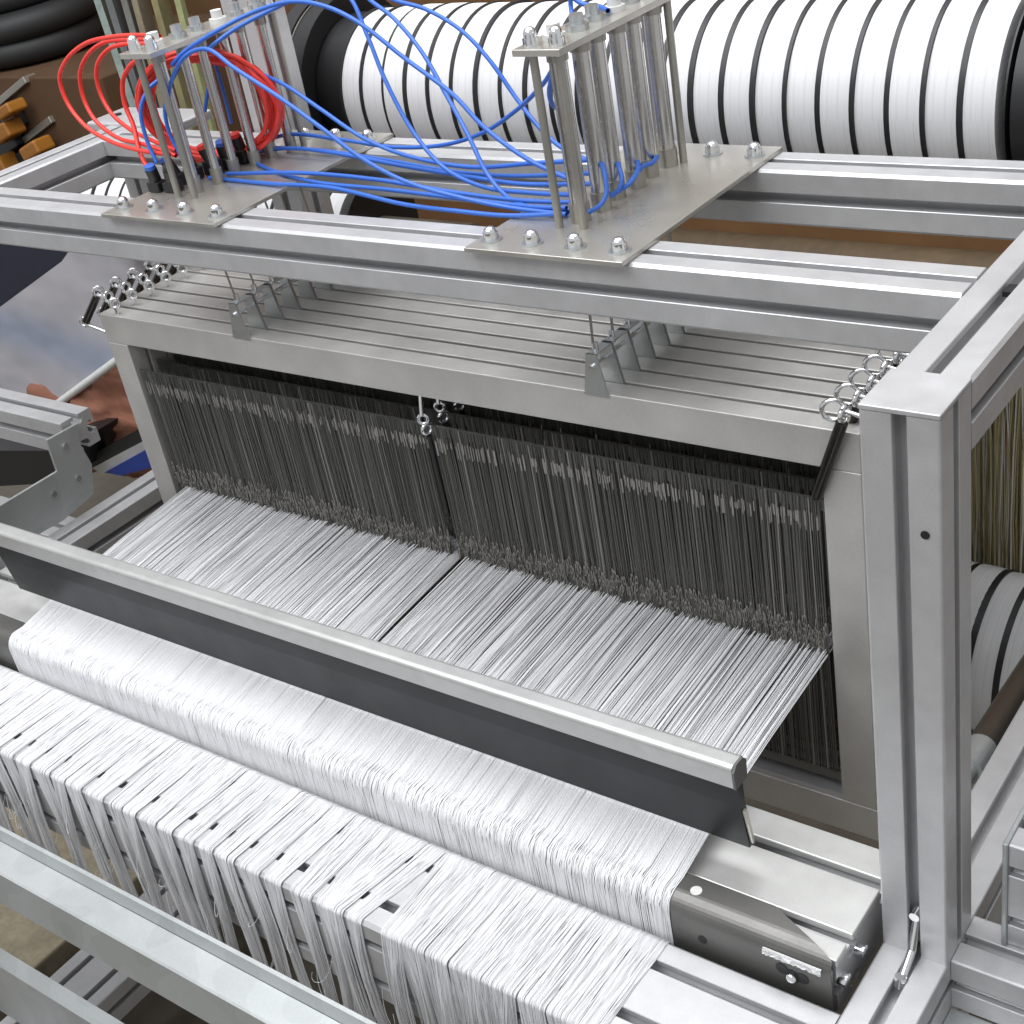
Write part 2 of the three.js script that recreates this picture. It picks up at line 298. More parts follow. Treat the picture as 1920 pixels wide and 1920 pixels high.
hose([[338, 290, -0.222], [318, 250, -0.222], [309, 205, -0.222], [316, 165, -0.225], [334, 128, -0.232]], M.blue, RB, 'blue hose rising between the two front tie rods of the thin rack', GB);
hose([[384, 210, -0.27], [388, 180, -0.275], [392, 160, -0.28]], M.blue, RB, 'short piece of blue hose seen between thin cylinders', GB);
hose([[434, 232, -0.295], [424, 190, -0.3], [410, 140, -0.3], [404, 120, -0.3]], M.blue, RB, 'blue hose dropping to a red collar behind the thin cylinders', GB);
// red: three wide loops to the left and a wound coil round the cylinders
hose([[300, 68, -0.232], [258, 66, -0.23], [205, 70, -0.228], [160, 82, -0.226], [125, 112, -0.224], [112, 148, -0.222], [126, 192, -0.22], [158, 234, -0.216], [205, 264, -0.212], [262, 282, -0.21], [318, 290, -0.212]], M.red, 0.0021, 'widest red hose loop bulging out past the frame corner', GR);
hose([[310, 74, -0.246], [250, 74, -0.244], [195, 80, -0.242], [164, 104, -0.24], [150, 140, -0.238], [156, 182, -0.236], [176, 222, -0.232], [220, 258, -0.226], [275, 272, -0.222], [330, 292, -0.222]], M.red, 0.0021, 'middle one of the three open red hose loops', GR);
hose([[300, 84, -0.262], [245, 82, -0.26], [204, 92, -0.258], [182, 124, -0.256], [184, 162, -0.254], [204, 206, -0.25], [240, 240, -0.244], [282, 262, -0.236], [330, 282, -0.23]], M.red, 0.0021, 'innermost of the three open red hose loops', GR);
hose([[266, 106, -0.232], [242, 126, -0.232], [230, 155, -0.232], [234, 195, -0.23], [250, 235, -0.226], [262, 285, -0.215], [276, 312, -0.209], [288, 326, -0.207]], M.red, 0.0023, 'red hose bending down from under the top plate to the frontmost fitting', GR);
for (let k = 0; k < 16; k++) {
  const cu = 386 + rr(-6, 6) + k * 0.9, cv = 200 + rr(-5, 5), ru = 122 + rr(-12, 16), rv = 94 + rr(-8, 10), P = [], ph = rr(0, 6.28);
  for (let i = 0; i <= 22; i++) {
    const a = ph + 6.1 * i / 22, c = Math.cos(a), s = Math.sin(a);
    P.push([cu + ru * c - 18 * s * 0.5 + rr(-2, 2), cv + rv * s + 22 * c, -0.268 - 0.0026 * k + 0.03 * c * -1 + rr(-0.002, 0.002)]);
  }
  hose(P, M.red, 0.0021, 'red hose turn wound round the thin cylinders in the coil', 'turns of the red hose coil');
}

// ───────────────────────── harness (heddle frames) ─────────────────────────
const HXL = -0.998, HXR = -0.138, HT = -0.138, HIB = -0.5, HB = -0.535;
function heddles(z, k) {                            // flat steel heddles with an eye in the middle
  const g = [], tips = [], eyes = [], tips2 = [];
  const n = 780;
  for (let i = 0; i < n; i++) {
    let x = HXL + 0.036 + (HXR - HXL - 0.072) * (i + rr(0.1, 0.9)) / n;
    if (Math.abs(x + 0.5585) < 0.0045) continue;
    const w = rr(0.00025, 0.00055), tw = rr(-0.5, 0.5), dz = rr(-0.0012, 0.0012), lean = rr(-0.0015, 0.0015);
    const b = new THREE.BoxGeometry(w * 2, 0.27, 0.0004, 1, 1, 1), p = b.attributes.position;
    for (let q = 0; q < p.count; q++) { const y = p.getY(q); p.setX(q, p.getX(q) + lean * y / 0.13); }
    b.rotateY(tw).translate(x, -0.3375 + rr(-0.0012, 0.0012), z - 0.0036 + dz * 0.6); (rnd() < 0.05 ? tips2 : g).push(b);
    eyes.push(new THREE.TorusGeometry(0.0016, 0.0006, 3, 6).scale(0.7, rr(2.2, 3.8), 1).rotateY(tw).translate(x, -0.333 + rr(-0.010, 0.014), z - 0.0028 + dz));
    const h = rr(0.002, 0.012) + 0.004 * perlin.noise(x * 60, k, 0); if (rnd() < 0.55 && k === 0) tips.push(box(x - w * 1.4, x + w * 1.4, -0.2195 - h, -0.2135 - rr(0, 0.005), z - 0.0036 + dz, z - 0.0029 + dz));
  }
  return [g, tips, eyes.concat(tips2.map((q) => q.toNonIndexed()))];
}
function ring(c, r, w, turn) { return new THREE.TorusGeometry(r, w, 8, 18).rotateY(turn).translate(c.x, c.y, c.z); }
const ordinal = ['front', 'second', 'third', 'fourth', 'fifth', 'rearmost'];
for (let k = 0; k < NH; k++) {
  const z = HZ0 - k * HP, th = 0.0205;
  const t = thing('heddle_frame', `${ordinal[k]} aluminium heddle frame, counted from the reed, full of thin steel heddles`, 'heddle frame', 'heddle frames hanging in the loom');
  mesh('top_bar', box(HXL, HXR, HT - 0.033, HT, z - th, z, 0.001), M.harness, t);
  mesh('bottom_bar', box(HXL, HXR, HB, HIB, z - th, z, 0.001), M.harness, t);
  mesh('side_bar', box(HXL, HXL + 0.031, HIB + 0.0002, HT - 0.0332, z - th, z, 0.001), M.harness, t);
  mesh('side_bar', box(HXR - 0.031, HXR, HIB + 0.0002, HT - 0.0332, z - th, z, 0.001), M.harness, t);
  mesh('heddle_bar', box(HXL + 0.0312, HXR - 0.0312, -0.2125, -0.2025, z - 0.0072, z - 0.0048), M.heddleRod, t);
  mesh('heddle_bar', box(HXL + 0.0312, HXR - 0.0312, -0.483, -0.473, z - 0.0072, z - 0.0048), M.heddleRod, t);
  if (k === 0) mesh('edge_lip', box(HXL + 0.0312, HXR - 0.0312, HIB, HIB + 0.006, z - th + 0.001, z - 0.001), M.alu, t);
  const [hg, tips, eyes] = heddles(z, k);
  const h = mesh('heddles', hg, M.heddle, t); h.userData.kind = 'stuff';
  if (tips.length) { const hp = mesh('heddle_ends', tips, M.heddleTip, t); hp.userData.kind = 'stuff'; }
  const he = mesh('heddle_eyes', eyes, M.heddleTip, t); he.userData.kind = 'stuff';
  // centre hook holding the heddle bar
  const ck = mesh('centre_hook', [cyl(V(-0.5595, HT - 0.033, z - 0.003), V(-0.5595, -0.19, z + 0.001), 0.0022, 8), ring(V(-0.5595, -0.194, z), 0.0045, 0.0018, 0.5), ring(V(-0.5592, -0.205, z - 0.002), 0.0048, 0.0018, 1.2)], M.chrome, t);
  mesh('hook_rod', cyl(V(-0.559, -0.212, z - 0.002), V(-0.559, -0.3, z - 0.004), 0.0022, 8), M.black, ck);
  // lifting clips: two trapezoid cheeks, a bridge and a pin
  for (const cx of [CXR - 0.004, CXL + 0.014]) {
    const trap = (zz) => { const s = new THREE.Shape([[-0.012, 0], [0.012, 0], [0.0048, 0.037], [-0.0048, 0.037]].map(([a, b]) => new THREE.Vector2(a, b))); return new THREE.ExtrudeGeometry(s, { depth: 0.0014, bevelEnabled: false }).translate(cx, HT - 0.002, zz); };
    const c = mesh('lift_clip', [trap(z + 0.0002), trap(z - th - 0.0016), box(cx - 0.0045, cx + 0.0045, HT + 0.0336, HT + 0.035, z - th - 0.0015, z + 0.0014)], M.zinc, t);
    mesh('clip_pin', [cyl(V(cx, HT + 0.024, z + 0.004), V(cx, HT + 0.024, z - th - 0.004), 0.0021, 10), cyl(V(cx, HT + 0.031, z - 0.006), V(cx, HT + 0.042, z - 0.006), 0.0026, 8)], M.chrome, c);
  }
  // right end: dark tension spring with a chrome chain link; left end: eye hook and spring
  const sx = HXR - 0.033, sp = V(-0.1725, -0.193, z + 0.0035), st = V(-0.147, HT + 0.012, z + 0.008);
  const s1 = mesh('tension_spring', [cyl(sp, st, 0.0046, 14), cyl(sp.clone().add(V(-0.001, -0.004, 0)), sp, 0.0026, 10)], M.spring, t);
  mesh('chain_link', [ring(V(-0.1545, HT + 0.020, z + 0.006), 0.0078, 0.0019, 0.35), ring(V(-0.1465, HT + 0.0165, z + 0.004), 0.0062, 0.0018, 1.4), cyl(V(-0.149, HT + 0.02, z + 0.004), V(-0.128, HT + 0.014, z + 0.001), 0.0018, 8), ring(V(-0.126, HT + 0.0105, z), 0.0058, 0.0018, 0.2)], M.chrome, s1);
  const s2 = mesh('tension_spring', cyl(V(-1.021, HT - 0.010, z + 0.003), V(-0.992, HT + 0.022, z - 0.003), 0.0042, 12), M.spring, t);
  mesh('hook', [ring(V(-1.024, HT - 0.011, z + 0.003), 0.005, 0.0017, 0.3), ring(V(-0.99, HT + 0.025, z - 0.003), 0.005, 0.0017, 0.9), cyl(V(-1.0215, HT - 0.0135, z + 0.003), V(-0.9985, HT - 0.024, z - 0.004), 0.0018, 8), cyl(V(-1.021, HT - 0.008, z + 0.003), V(-0.991, HT + 0.0225, z - 0.003), 0.0016, 8)], M.chrome, s2);
  mesh('eye_hook', [cyl(V(-0.972, HT - 0.001, z - 0.005), V(-0.972, HT + 0.008, z - 0.005), 0.002, 8), ring(V(-0.972, HT + 0.0125, z - 0.005), 0.0048, 0.0018, 0.7), ring(V(-0.978, HT + 0.0195, z - 0.005), 0.005, 0.0018, 1.6)], M.chrome, t);
}

// ───────────────────────── reed, sley beam, breast plate ─────────────────────────
const RX0 = -0.992, RX1 = -0.139;
function extX(pts, x0, x1) {                        // extrude a section given as [z,y] along x
  const s = new THREE.Shape(pts.map(([z, y]) => new THREE.Vector2(-z, y)));
  return new THREE.ExtrudeGeometry(s, { depth: x1 - x0, bevelEnabled: false }).rotateY(Math.PI / 2).translate(x0, 0, 0);
}
{
  const t = thing('reed_batten', 'long dark reed cover with a bright rounded aluminium top edge lying across the warp', 'reed');
  const cap = [[0.0162, -0.2955]];                  // folded flat lip: straight front, small round on top
  for (let i = 0; i <= 6; i++) { const q = Math.PI / 2 * i / 6; cap.push([0.0128 + 0.004 * Math.cos(q), -0.2808 + 0.004 * Math.sin(q)]); }
  for (let i = 0; i <= 6; i++) { const q = Math.PI / 2 * (1 + i / 6); cap.push([0.0045 + 0.0045 * Math.cos(q), -0.2813 + 0.0045 * Math.sin(q)]); }
  cap.push([0.001, -0.2955]);
  mesh('top_edge', extX(cap, RX0, RX1), M.satin, t);
  mesh('cover_panel', extX([[0.003, -0.2957], [0.0108, -0.2957], [0.0096, -0.318], [0.0035, -0.361], [0.0005, -0.3615], [-0.0005, -0.34], [0.003, -0.316]], RX0, RX1 - 0.0004), M.reed, t);
  for (const x of [RX0, RX1]) {
    const s = x === RX1 ? 1 : -1;
    mesh('end_strip', extX([[0.0055, -0.322], [0.0085, -0.322], [0.0022, -0.357], [-0.0004, -0.357]], x + (s > 0 ? 0 : -0.0024), x + (s > 0 ? 0.0024 : 0)), M.aluPlate, t);
    mesh('end_cap', extX([[0.0006, -0.296], [0.0165, -0.296], [0.0172, -0.281], [0.0132, -0.2764], [0.0042, -0.2764], [-0.0003, -0.281]], x + (s > 0 ? 0.0002 : -0.0022), x + (s > 0 ? 0.0022 : -0.0002)), M.bentSteel, t);
  }
}
{
  const t = thing('sley_beam', 'pale wide beam with two long grooves passing under the reed', 'beam');
  const y = -0.382, x0 = -1.085, x1 = -0.0535;
  const strip = (z0, z1) => box(x0, x1, y - 0.006, y, z0, z1, 0.0012);
  mesh('back_strip', strip(-0.0535, -0.0275), M.sley, t);
  mesh('middle_strip', strip(-0.0185, 0.0265), M.sley, t);
  mesh('front_strip', strip(0.0352, 0.0515), M.sley, t);
  mesh('beam_body', rail('x', x0, x1 - 0.001, y - 0.05, y - 0.0062, -0.0535, 0.0515), M.alu, t);
  for (const z of [0.047, 0.02]) mesh('end_screw', cyl(V(x1 - 0.001, y - 0.02, z), V(x1 + 0.005, y - 0.02, z), 0.005, 12), M.chrome, t);
}
const NZ = 0.0600, NY = -0.3745, NR = 0.0125;       // nose of the bent steel: front face, top, bend radius
{
  const t = thing('breast_plate', 'dark bent steel plate with a chamfered end that the threads bend over', 'plate');
  const out = [[0.0325, NY - 0.004], [0.0325, NY]];
  for (let i = 0; i <= 8; i++) { const a = Math.PI / 2 * (1 - i / 8); out.push([NZ - NR + NR * Math.cos(a), NY - NR + NR * Math.sin(a)]); }
  out.push([NZ, -0.447], [NZ - 0.003, -0.447]);
  for (let i = 8; i >= 0; i--) { const a = Math.PI / 2 * (1 - i / 8), r = NR - 0.003; out.push([NZ - NR + r * Math.cos(a), NY - NR + r * Math.sin(a)]); }
  out.push([0.036, NY - 0.003]);
  const s = new THREE.Shape(out.map(([z, y]) => new THREE.Vector2(-z, y)));
  // long plate; its right end is cut at a slant, so vertices at the end slide with z
  const g = new THREE.ExtrudeGeometry(s, { depth: 1.03, steps: 1, bevelEnabled: false }).rotateY(Math.PI / 2).translate(-1.085, 0, 0);
  const p = g.attributes.position;
  for (let i = 0; i < p.count; i++) if (p.getX(i) > -0.5) { const z = p.getZ(i); p.setX(i, z < NZ - 0.004 ? -0.106 + Math.max(0, z - 0.0325) / (NZ - 0.004 - 0.0325) * 0.052 : -0.054); }
  g.computeVertexNormals();
  mesh('plate', g, M.bentSteel, t);
  mesh('white_dot', cyl(V(-0.1605, NY - 0.001, 0.0445), V(-0.1605, NY + 0.0004, 0.0445), 0.0042, 18), M.white, t);
  mesh('drilled_hole', cyl(V(-0.15, -0.402, NZ - 0.001), V(-0.15, -0.402, NZ + 0.0005), 0.0034, 16), M.black, t);
  const h = mesh('slotted_hole', [cyl(V(-0.0895, -0.3985, NZ - 0.001), V(-0.0895, -0.3985, NZ + 0.0005), 0.0045, 16), cyl(V(-0.0745, -0.4005, NZ - 0.001), V(-0.0745, -0.4005, NZ + 0.0005), 0.0045, 16),  cyl(V(-0.082, -0.402, NZ - 0.001), V(-0.082, -0.402, NZ + 0.0007), 0.0055, 16)], M.black, t);
  mesh('screw', new THREE.SphereGeometry(0.0042, 14, 10).scale(1, 1, 0.7).translate(-0.082, -0.4025, NZ + 0.002), M.chrome, h);
  {
    const f = new THREE.BoxGeometry(0.042, 0.0046, 0.0016, 28, 3, 1), q = f.attributes.position;
    for (let i = 0; i < q.count; i++) q.setZ(i, q.getZ(i) + (q.getZ(i) > 0 ? 0.0014 * perlin.noise(q.getX(i) * 420, q.getY(i) * 500, 3) + 0.0006 : 0));
    f.computeVertexNormals(); mesh('foil_strip', f.translate(-0.081, -0.3862, NZ + 0.001), M.foil, t);
  }
}

// ───────────────────────── warp threads ─────────────────────────
class Strands {
  constructor(sides) { this.n = sides; this.pos = []; this.nor = []; this.uv = []; this.idx = []; }
  add(P, r) {
    const n = this.n, base = this.pos.length / 3, u = new THREE.Vector3(), w = new THREE.Vector3(), t = new THREE.Vector3();
    for (let i = 0; i < P.length; i++) {
      t.copy(P[Math.min(i + 1, P.length - 1)]).sub(P[Math.max(i - 1, 0)]).normalize();
      u.set(1, 0, 0).addScaledVector(t, -t.x).normalize(); w.crossVectors(t, u);
      for (let k = 0; k < n; k++) {
        const a = k / n * Math.PI * 2, c = Math.cos(a), s = Math.sin(a);
        const nx = u.x * c + w.x * s, ny = u.y * c + w.y * s, nz = u.z * c + w.z * s;
        this.pos.push(P[i].x + nx * r, P[i].y + ny * r, P[i].z + nz * r); this.nor.push(nx, ny, nz); this.uv.push(k / n, i);
      }
      if (i) for (let k = 0; k < n; k++) { const a = base + (i - 1) * n + k, b = base + (i - 1) * n + (k + 1) % n; this.idx.push(a, b, a + n, b, b + n, a + n); }
    }
  }
  geo() {
    const g = new THREE.BufferGeometry();
    g.setAttribute('position', new THREE.Float32BufferAttribute(this.pos, 3)); g.setAttribute('normal', new THREE.Float32BufferAttribute(this.nor, 3)); g.setAttribute('uv', new THREE.Float32BufferAttribute(this.uv, 2));
    g.setIndex(this.idx); return g;
  }
}
const WXL = -0.947, WXR = -0.1745, NT = 1640;
{
  const S = new Strands(5);
  for (let i = 0; i < NT; i++) {
    const f = (i + 0.5) / NT, x0 = f < 0.56 ? WXL + (-0.553 - WXL) * f / 0.56 : -0.553 + (WXR + 0.553) * (f - 0.56) / 0.44;   // sett closer left of the gap
    const k = Math.floor(rnd() * NH), zh = HZ0 - 0.006 - k * HP;
    // clumping by reed dents and heddles
    const left = x0 < -0.553, cl = Math.round(i / 10);
    let xh = x0 + (left ? 0.0008 : 0.0016) * perlin.noise(cl * 3.17, 1.5, 0) + rr(-0.0006, 0.0006);
    if (Math.abs(x0 + 0.553) < 0.02) xh += (left ? -1 : 1) * 0.004 * (1 - Math.abs(x0 + 0.553) / 0.02);
    const xn = x0 + rr(-0.0003, 0.0003) + 0.0005 * perlin.noise(i * 0.13, 7.7, 0);
    const yh = -0.343 + rr(-0.0010, 0.0010), P = [];
    P.push(V(xh + rr(-0.001, 0.001), -0.36, -0.46), V(xh, yh, zh));
    const r = (left ? rr(0.00030, 0.00038) : rr(0.00030, 0.00037)), ty = NY + r + 0.0001;
    const reedX = (x0 + xh) / 2 * 0.35 + x0 * 0.65;
    P.push(V((xh + reedX) / 2 + rr(-0.0002, 0.0002), yh + (-0.3605 - yh) * ((0.09 + zh) === 0 ? 0.5 : (zh + 0.10) / (zh + 0.02)), -0.10));
    P.push(V(reedX, -0.3628 + rr(-0.0005, 0.0005), -0.018), V(xn, ty, 0.0385));
    const lift = rr(0, 0.0007);
    for (let q = 0; q <= 5; q++) { const a = Math.PI / 2 * (1 - q / 5), R = NR + r + lift; P.push(V(xn + rr(-0.0002, 0.0002) + 0.0011 * perlin.noise(i * 0.21, q * 0.8, 3.3), NY - NR + R * Math.sin(a), NZ - NR + R * Math.cos(a))); }
    P.push(V(xn + rr(-0.0004, 0.0004), -0.4005, NZ + r + 0.0002 + lift * 0.6), V(xn + rr(-0.0004, 0.0004), -0.446, NZ + r + 0.0002 + lift * 0.3));
    S.add(P, r);
  }
  tag(mesh('warp_threads', S.geo(), M.thread), 'sheet of fine white warp threads running from the heddles under the reed and over the bent plate', 'threads', null, 'stuff');
}
// bundles lying over the front beam and hanging down its face
{
  const edges = []; let x = -0.985;
  while (x < WXR - 0.012) { edges.push(x); x += x < -0.39 ? rr(0.018, 0.034) : rr(0.02, 0.032); }
  edges.push(WXR);
  const wide = 'broad bundle of white threads hanging over the front beam, spread flat', slim = 'slim bundle of white threads hanging over the front beam, drawn together';
  for (let b = 0; b < edges.length - 1; b++) {
    const a0 = edges[b], a1 = edges[b + 1], w = a1 - a0, mid = (a0 + a1) / 2, S = new Strands(4);
    const tight = mid > -0.37 ? rr(0.93, 1.0) : rr(0.68, 0.90), shift = mid > -0.37 ? (mid < -0.34 ? 0.004 : 0) : (mid > -0.425 ? -0.013 : rr(-0.003, 0.003));
    const hang = mid > -0.37 ? rr(0.75, 0.95) : rr(0.45, 0.85), sway = rr(-0.012, 0.012), out = rr(0.0, 0.010), len = rr(0.2, 0.235), bow = rr(-0.004, 0.004);
    const n = Math.round(w / 0.00029);
    for (let i = 0; i < n; i++) {
      let f = (i + rnd()) / n - 0.5; f += 0.018 * Math.sin(f * 26 + b * 1.7) * (0.5 + 0.5 * Math.sin(b * 2.3)); const r = rr(0.00022, 0.00030), L = rr(0, 0.0009), P = [];
      const X = (s) => mid + shift * Math.min(1, s) + f * w * (1 + (tight - 1) * Math.min(1, s)) * (s > 1 ? 1 + (hang - 1) * Math.min(1, (s - 1) * 1.3) : 1);
      const j = () => rr(-0.00018, 0.00018);
      P.push(V(X(0) + j(), -0.445, BZ0 - r - 0.0004 - L * 0.3), V(X(0) + j(), PB - 0.006, BZ0 - r - 0.0004 - L * 0.5), V(X(0.01) + j(), PB - 0.0012 + L * 0.5, BZ0 + 0.0002 - L * 0.35), V(X(0.05) + j(), PB + r + 0.0004 + L, BZ0 + 0.0045));
      const wob = rr(-0.0006, 0.0006);
      const W = (s) => 0.0014 * perlin.noise(i * 0.17 + b * 9.1, s * 3.2, 0.5) * Math.min(1, s * 4) + wob * Math.sin(s * 3);
      for (let q = 1; q <= 7; q++) { const s = q / 8; P.push(V(X(s) + j() + W(s), PB + r + 0.0002 + L, BZ0 + 0.0045 + 0.081 * s)); }
      for (let q = 0; q <= 4; q++) { const a = Math.PI / 2 * (1 - q / 4), R = 0.0036 + r + L; P.push(V(X(1) + W(0.95 + q * 0.03), PB - 0.0033 + R * Math.sin(a), BZ0 + 0.0867 + R * Math.cos(a))); }
      const ll = len * rr(0.93, 1.0), zo = rr(-0.0015, 0.003) * 1.0;
      for (let q = 1; q <= 7; q++) {
        const s = q / 7;
        P.push(V(X(1 + s) + sway * s * s + bow * Math.sin(s * 5) + j() * 1.5 + W(1.2 + s), PB - 0.004 - ll * s, Math.max(BZ0 + 0.0912 + r, BZ0 + 0.0905 + r + L + out * Math.sin(Math.min(1, s * 1.6) * 1.57) + zo * s + 0.002 * Math.sin(f * 7 + s * 3))));
      }
      S.add(P, r);
    }
    for (let q = 0; q < 3; q++) if (rnd() < 0.6) {    // stray ends curling out of the bundle
      const x = mid + rr(-0.4, 0.4) * w * tight, y = PB - rr(0.03, 0.13), k = rr(0.006, 0.016), sd = rnd() < 0.5 ? -1 : 1, P = [];
      for (let e = 0; e <= 12; e++) { const a = e / 12 * rr(3.6, 4.0); P.push(V(x + sd * k * (1 - Math.cos(a)) * 0.6, y - k * 1.2 * Math.sin(a * 0.8) - 0.012 * e / 12, BZ0 + 0.094 + 0.012 * Math.sin(a * 0.6))); }
      S.add(P, 0.0002);
    }
    const m = mesh('thread_bundle', S.geo(), M.thread);
    const near = b === edges.length - 2 ? 'outermost thread bundle, beside the bare end of the front beam' : (mid <= -0.37 && mid + w > -0.37 - 0.004) ? 'thread bundle pulled aside next to the wide gap on the front beam' : null;
    tag(m, near || (tight > 0.82 ? wide : slim), 'thread bundle', tight > 0.82 ? 'broad thread bundles over the front beam' : 'slim thread bundles over the front beam');
  }
}

// ───────────────────────── yarn reels behind the loom ─────────────────────────
function warpBeam(label, x0, x1, yc, zc, r, pitch, flangeL, flangeR, gap = 0) {
  const t = thing('warp_beam', label, 'yarn reels', 'white yarn reels on long beams');
  const ax = (x, rad, w, n = 56) => new THREE.CylinderGeometry(rad, rad, w, n, 1).rotateZ(Math.PI / 2).translate(x, yc, zc);
  mesh('shaft', ax((x0 + x1) / 2, 0.02, x1 - x0 + 0.3, 20), M.dull, t);
  const n = Math.round((x1 - x0) / pitch);
  for (let i = 0; i < n; i++) {
    const a = x0 + i * pitch, g0 = (i ? rr(0.0034, 0.0066) : 0.004) + gap, w = pitch, R = r + rr(-0.0014, 0.0006);
    mesh('yarn_reel', new THREE.CylinderGeometry(R, R + rr(-0.0006, 0.0006), w - g0, 84, 1).rotateZ(-Math.PI / 2).translate(a + w / 2, yc, zc), M.yarn, t);
    mesh('separator_disc', ax(a, r + rr(0.0002, 0.0012), Math.max(0.0012, g0 - 0.0004)), M.black, t);
  }
  mesh('separator_disc', ax(x1 + 0.001, r, 0.0016), M.black, t);
  if (flangeL) { const f = mesh('end_flange', [ax(x0 - 0.022, r * 0.94, 0.034), ax(x0 - 0.052, flangeL, 0.022), ax(x0 - 0.076, flangeL + 0.003, 0.02)], M.black, t); mesh('flange_rim', ax(x0 - 0.0641, flangeL + 0.0012, 0.0016), M.dull, f); }
  if (flangeR) { mesh('end_flange', [ax(x1 + 0.02, r * 0.97, 0.03), ax(x1 + 0.05, flangeR, 0.024)], M.black, t); }
}
warpBeam('upper beam of white yarn reels with black discs, above the back bar', -0.838, -0.1305, 0.002, -0.55, 0.0835, 0.0306, 0.1, 0.1);
warpBeam('lower beam of white yarn reels with black discs, low behind the right post', -0.62, 0.12, -0.585, -0.55, 0.088, 0.0306, 0.1, 0.1, 0.002);
warpBeam('far beam of white yarn reels seen under the thin cylinder rack', -1.5, -0.97, -0.205, -0.62, 0.07, 0.0306, 0, 0);

// wooden roller under the back bar, rubber roller at the right side, gold yarn hank
{
  const t = thing('wooden_roller', 'stained brown wooden roller with orange marks under the back bar', 'roller');
  mesh('roller', cyl(V(-0.56, -0.135, -0.47), V(-0.01, -0.135, -0.47), 0.026, 28), M.wood, t);
  for (const [u, v] of [[1572, 440], [1862, 458]]) { const p = px(u, v, 'z', -0.446); mesh('orange_mark', box(p.x - 0.006, p.x + 0.006, -0.1315, -0.1255, -0.4462, -0.4438, 0.001), M.orange, t); }
  { const p = px(1676, 444, 'z', -0.446); mesh('knot', cyl(V(p.x, -0.126, -0.4475), V(p.x, -0.126, -0.4435), 0.0036, 12), M.black, t); }
  const u = thing('rubber_roller', 'dark brown roller with a bright streak and grey bearing beside the base bar', 'roller');
  const a = px(1842, 1400, 'x', -0.066), b = px(1930, 1262, 'x', -0.066);
  const d = b.clone().sub(a).normalize();
  mesh('roller', cyl(a, a.clone().addScaledVector(d, 0.5), 0.0125, 24), std({ color: C(0.10, 0.085, 0.07), roughness: 0.28, metalness: 0.5 }), u);
  mesh('bearing', [cyl(a.clone().addScaledVector(d, -0.034), a.clone().addScaledVector(d, -0.0004), 0.0128, 20), cyl(a.clone().addScaledVector(d, -0.05), a.clone().addScaledVector(d, -0.034), 0.008, 16)], M.galv, u);
  const S = new Strands(4), S2 = new Strands(4);
  for (let i = 0; i < 1500; i++) {
    const x = rr(-0.29, 0.06), z = rr(-0.66, -0.61), P = []; let y = -0.3; const cx = rr(-0.006, 0.006);
    for (let q = 0; q <= 6; q++) P.push(V(x + cx * Math.sin(q * 0.9) + rr(-0.001, 0.001), y - q * 0.08, z + rr(-0.002, 0.002)));
    (rnd() < 0.45 ? S2 : S).add(P, rr(0.0003, 0.0009));
  }
  const k = thing('yarn_hank', 'curtain of golden and white yarn hanging behind the right post', 'yarn');
  const g1 = mesh('gold_strands', S.geo(), std({ color: C(0.42, 0.36, 0.19), roughness: 0.7 }), k); g1.userData.kind = 'stuff';
  const g2 = mesh('white_strands', S2.geo(), std({ color: C(0.72, 0.70, 0.64), roughness: 0.7 }), k); g2.userData.kind = 'stuff';
  mesh('hanging_rod', cyl(V(-0.3, -0.302, -0.635), V(0.09, -0.302, -0.635), 0.008, 16), M.black, k);
}

// ───────────────────────── front left galvanised rails ─────────────────────────
{
  const t = thing('knee_rail', 'thick galvanised steel rail running in front of the hanging bundles', 'rail');
  const A = px(0, 1577, 'y', -0.45), B = px(0, 1637, 'y', -0.45), z0 = A.z, z1 = B.z, zq = px(0, 1692, 'y', -0.487).z;
  mesh('rail_body', extX([[z0, -0.45], [z1 - 0.001, -0.45], [z1 + 0.0008, -0.4512], [zq, -0.487], [zq - 0.0035, -0.4885], [z1 - 0.003, -0.456], [z0, -0.456]], -1.2, -0.05), M.galv, t);
  mesh('back_lip', extX([[z0 - 0.0004, -0.456], [z0 - 0.0004, -0.449], [z0 - 0.004, -0.4395], [z0 - 0.0075, -0.4395], [z0 - 0.0075, -0.456]], -1.2, -0.05), M.galv, t);
  const u = thing('floor_rail', 'flat galvanised steel rail lower down towards the floor', 'rail');
  const c = px(0, 1777, 'y', -0.62), e = px(0, 1800, 'y', -0.62);
  mesh('rail_body', extX([[c.z, -0.62], [e.z, -0.62], [e.z + 0.004, -0.624], [e.z + 0.004, -0.72], [c.z, -0.72]], -1.5, -0.3), M.galv, u);
}
// bits on the floor below
{
  const b = thing('spare_bar', 'spare grey slotted bar lying on the floor', 'bar');
  const g = rail('z', -0.045, 0.045, -0.9, -0.855, -0.5, 0.4); g.translate(-1.0, 0, 0);
  mesh('bar', g, M.alu, b);
  const p = thing('floor_plank', 'pale sawn plank on the floor beside the spare bar', 'plank');
  mesh('plank', box(-1.6, -1.08, -1.019, -0.86, -0.35, 0.35, 0.003), std({ color: C(0.42, 0.36, 0.25), roughness: 0.8, map: woodT }), p);
}

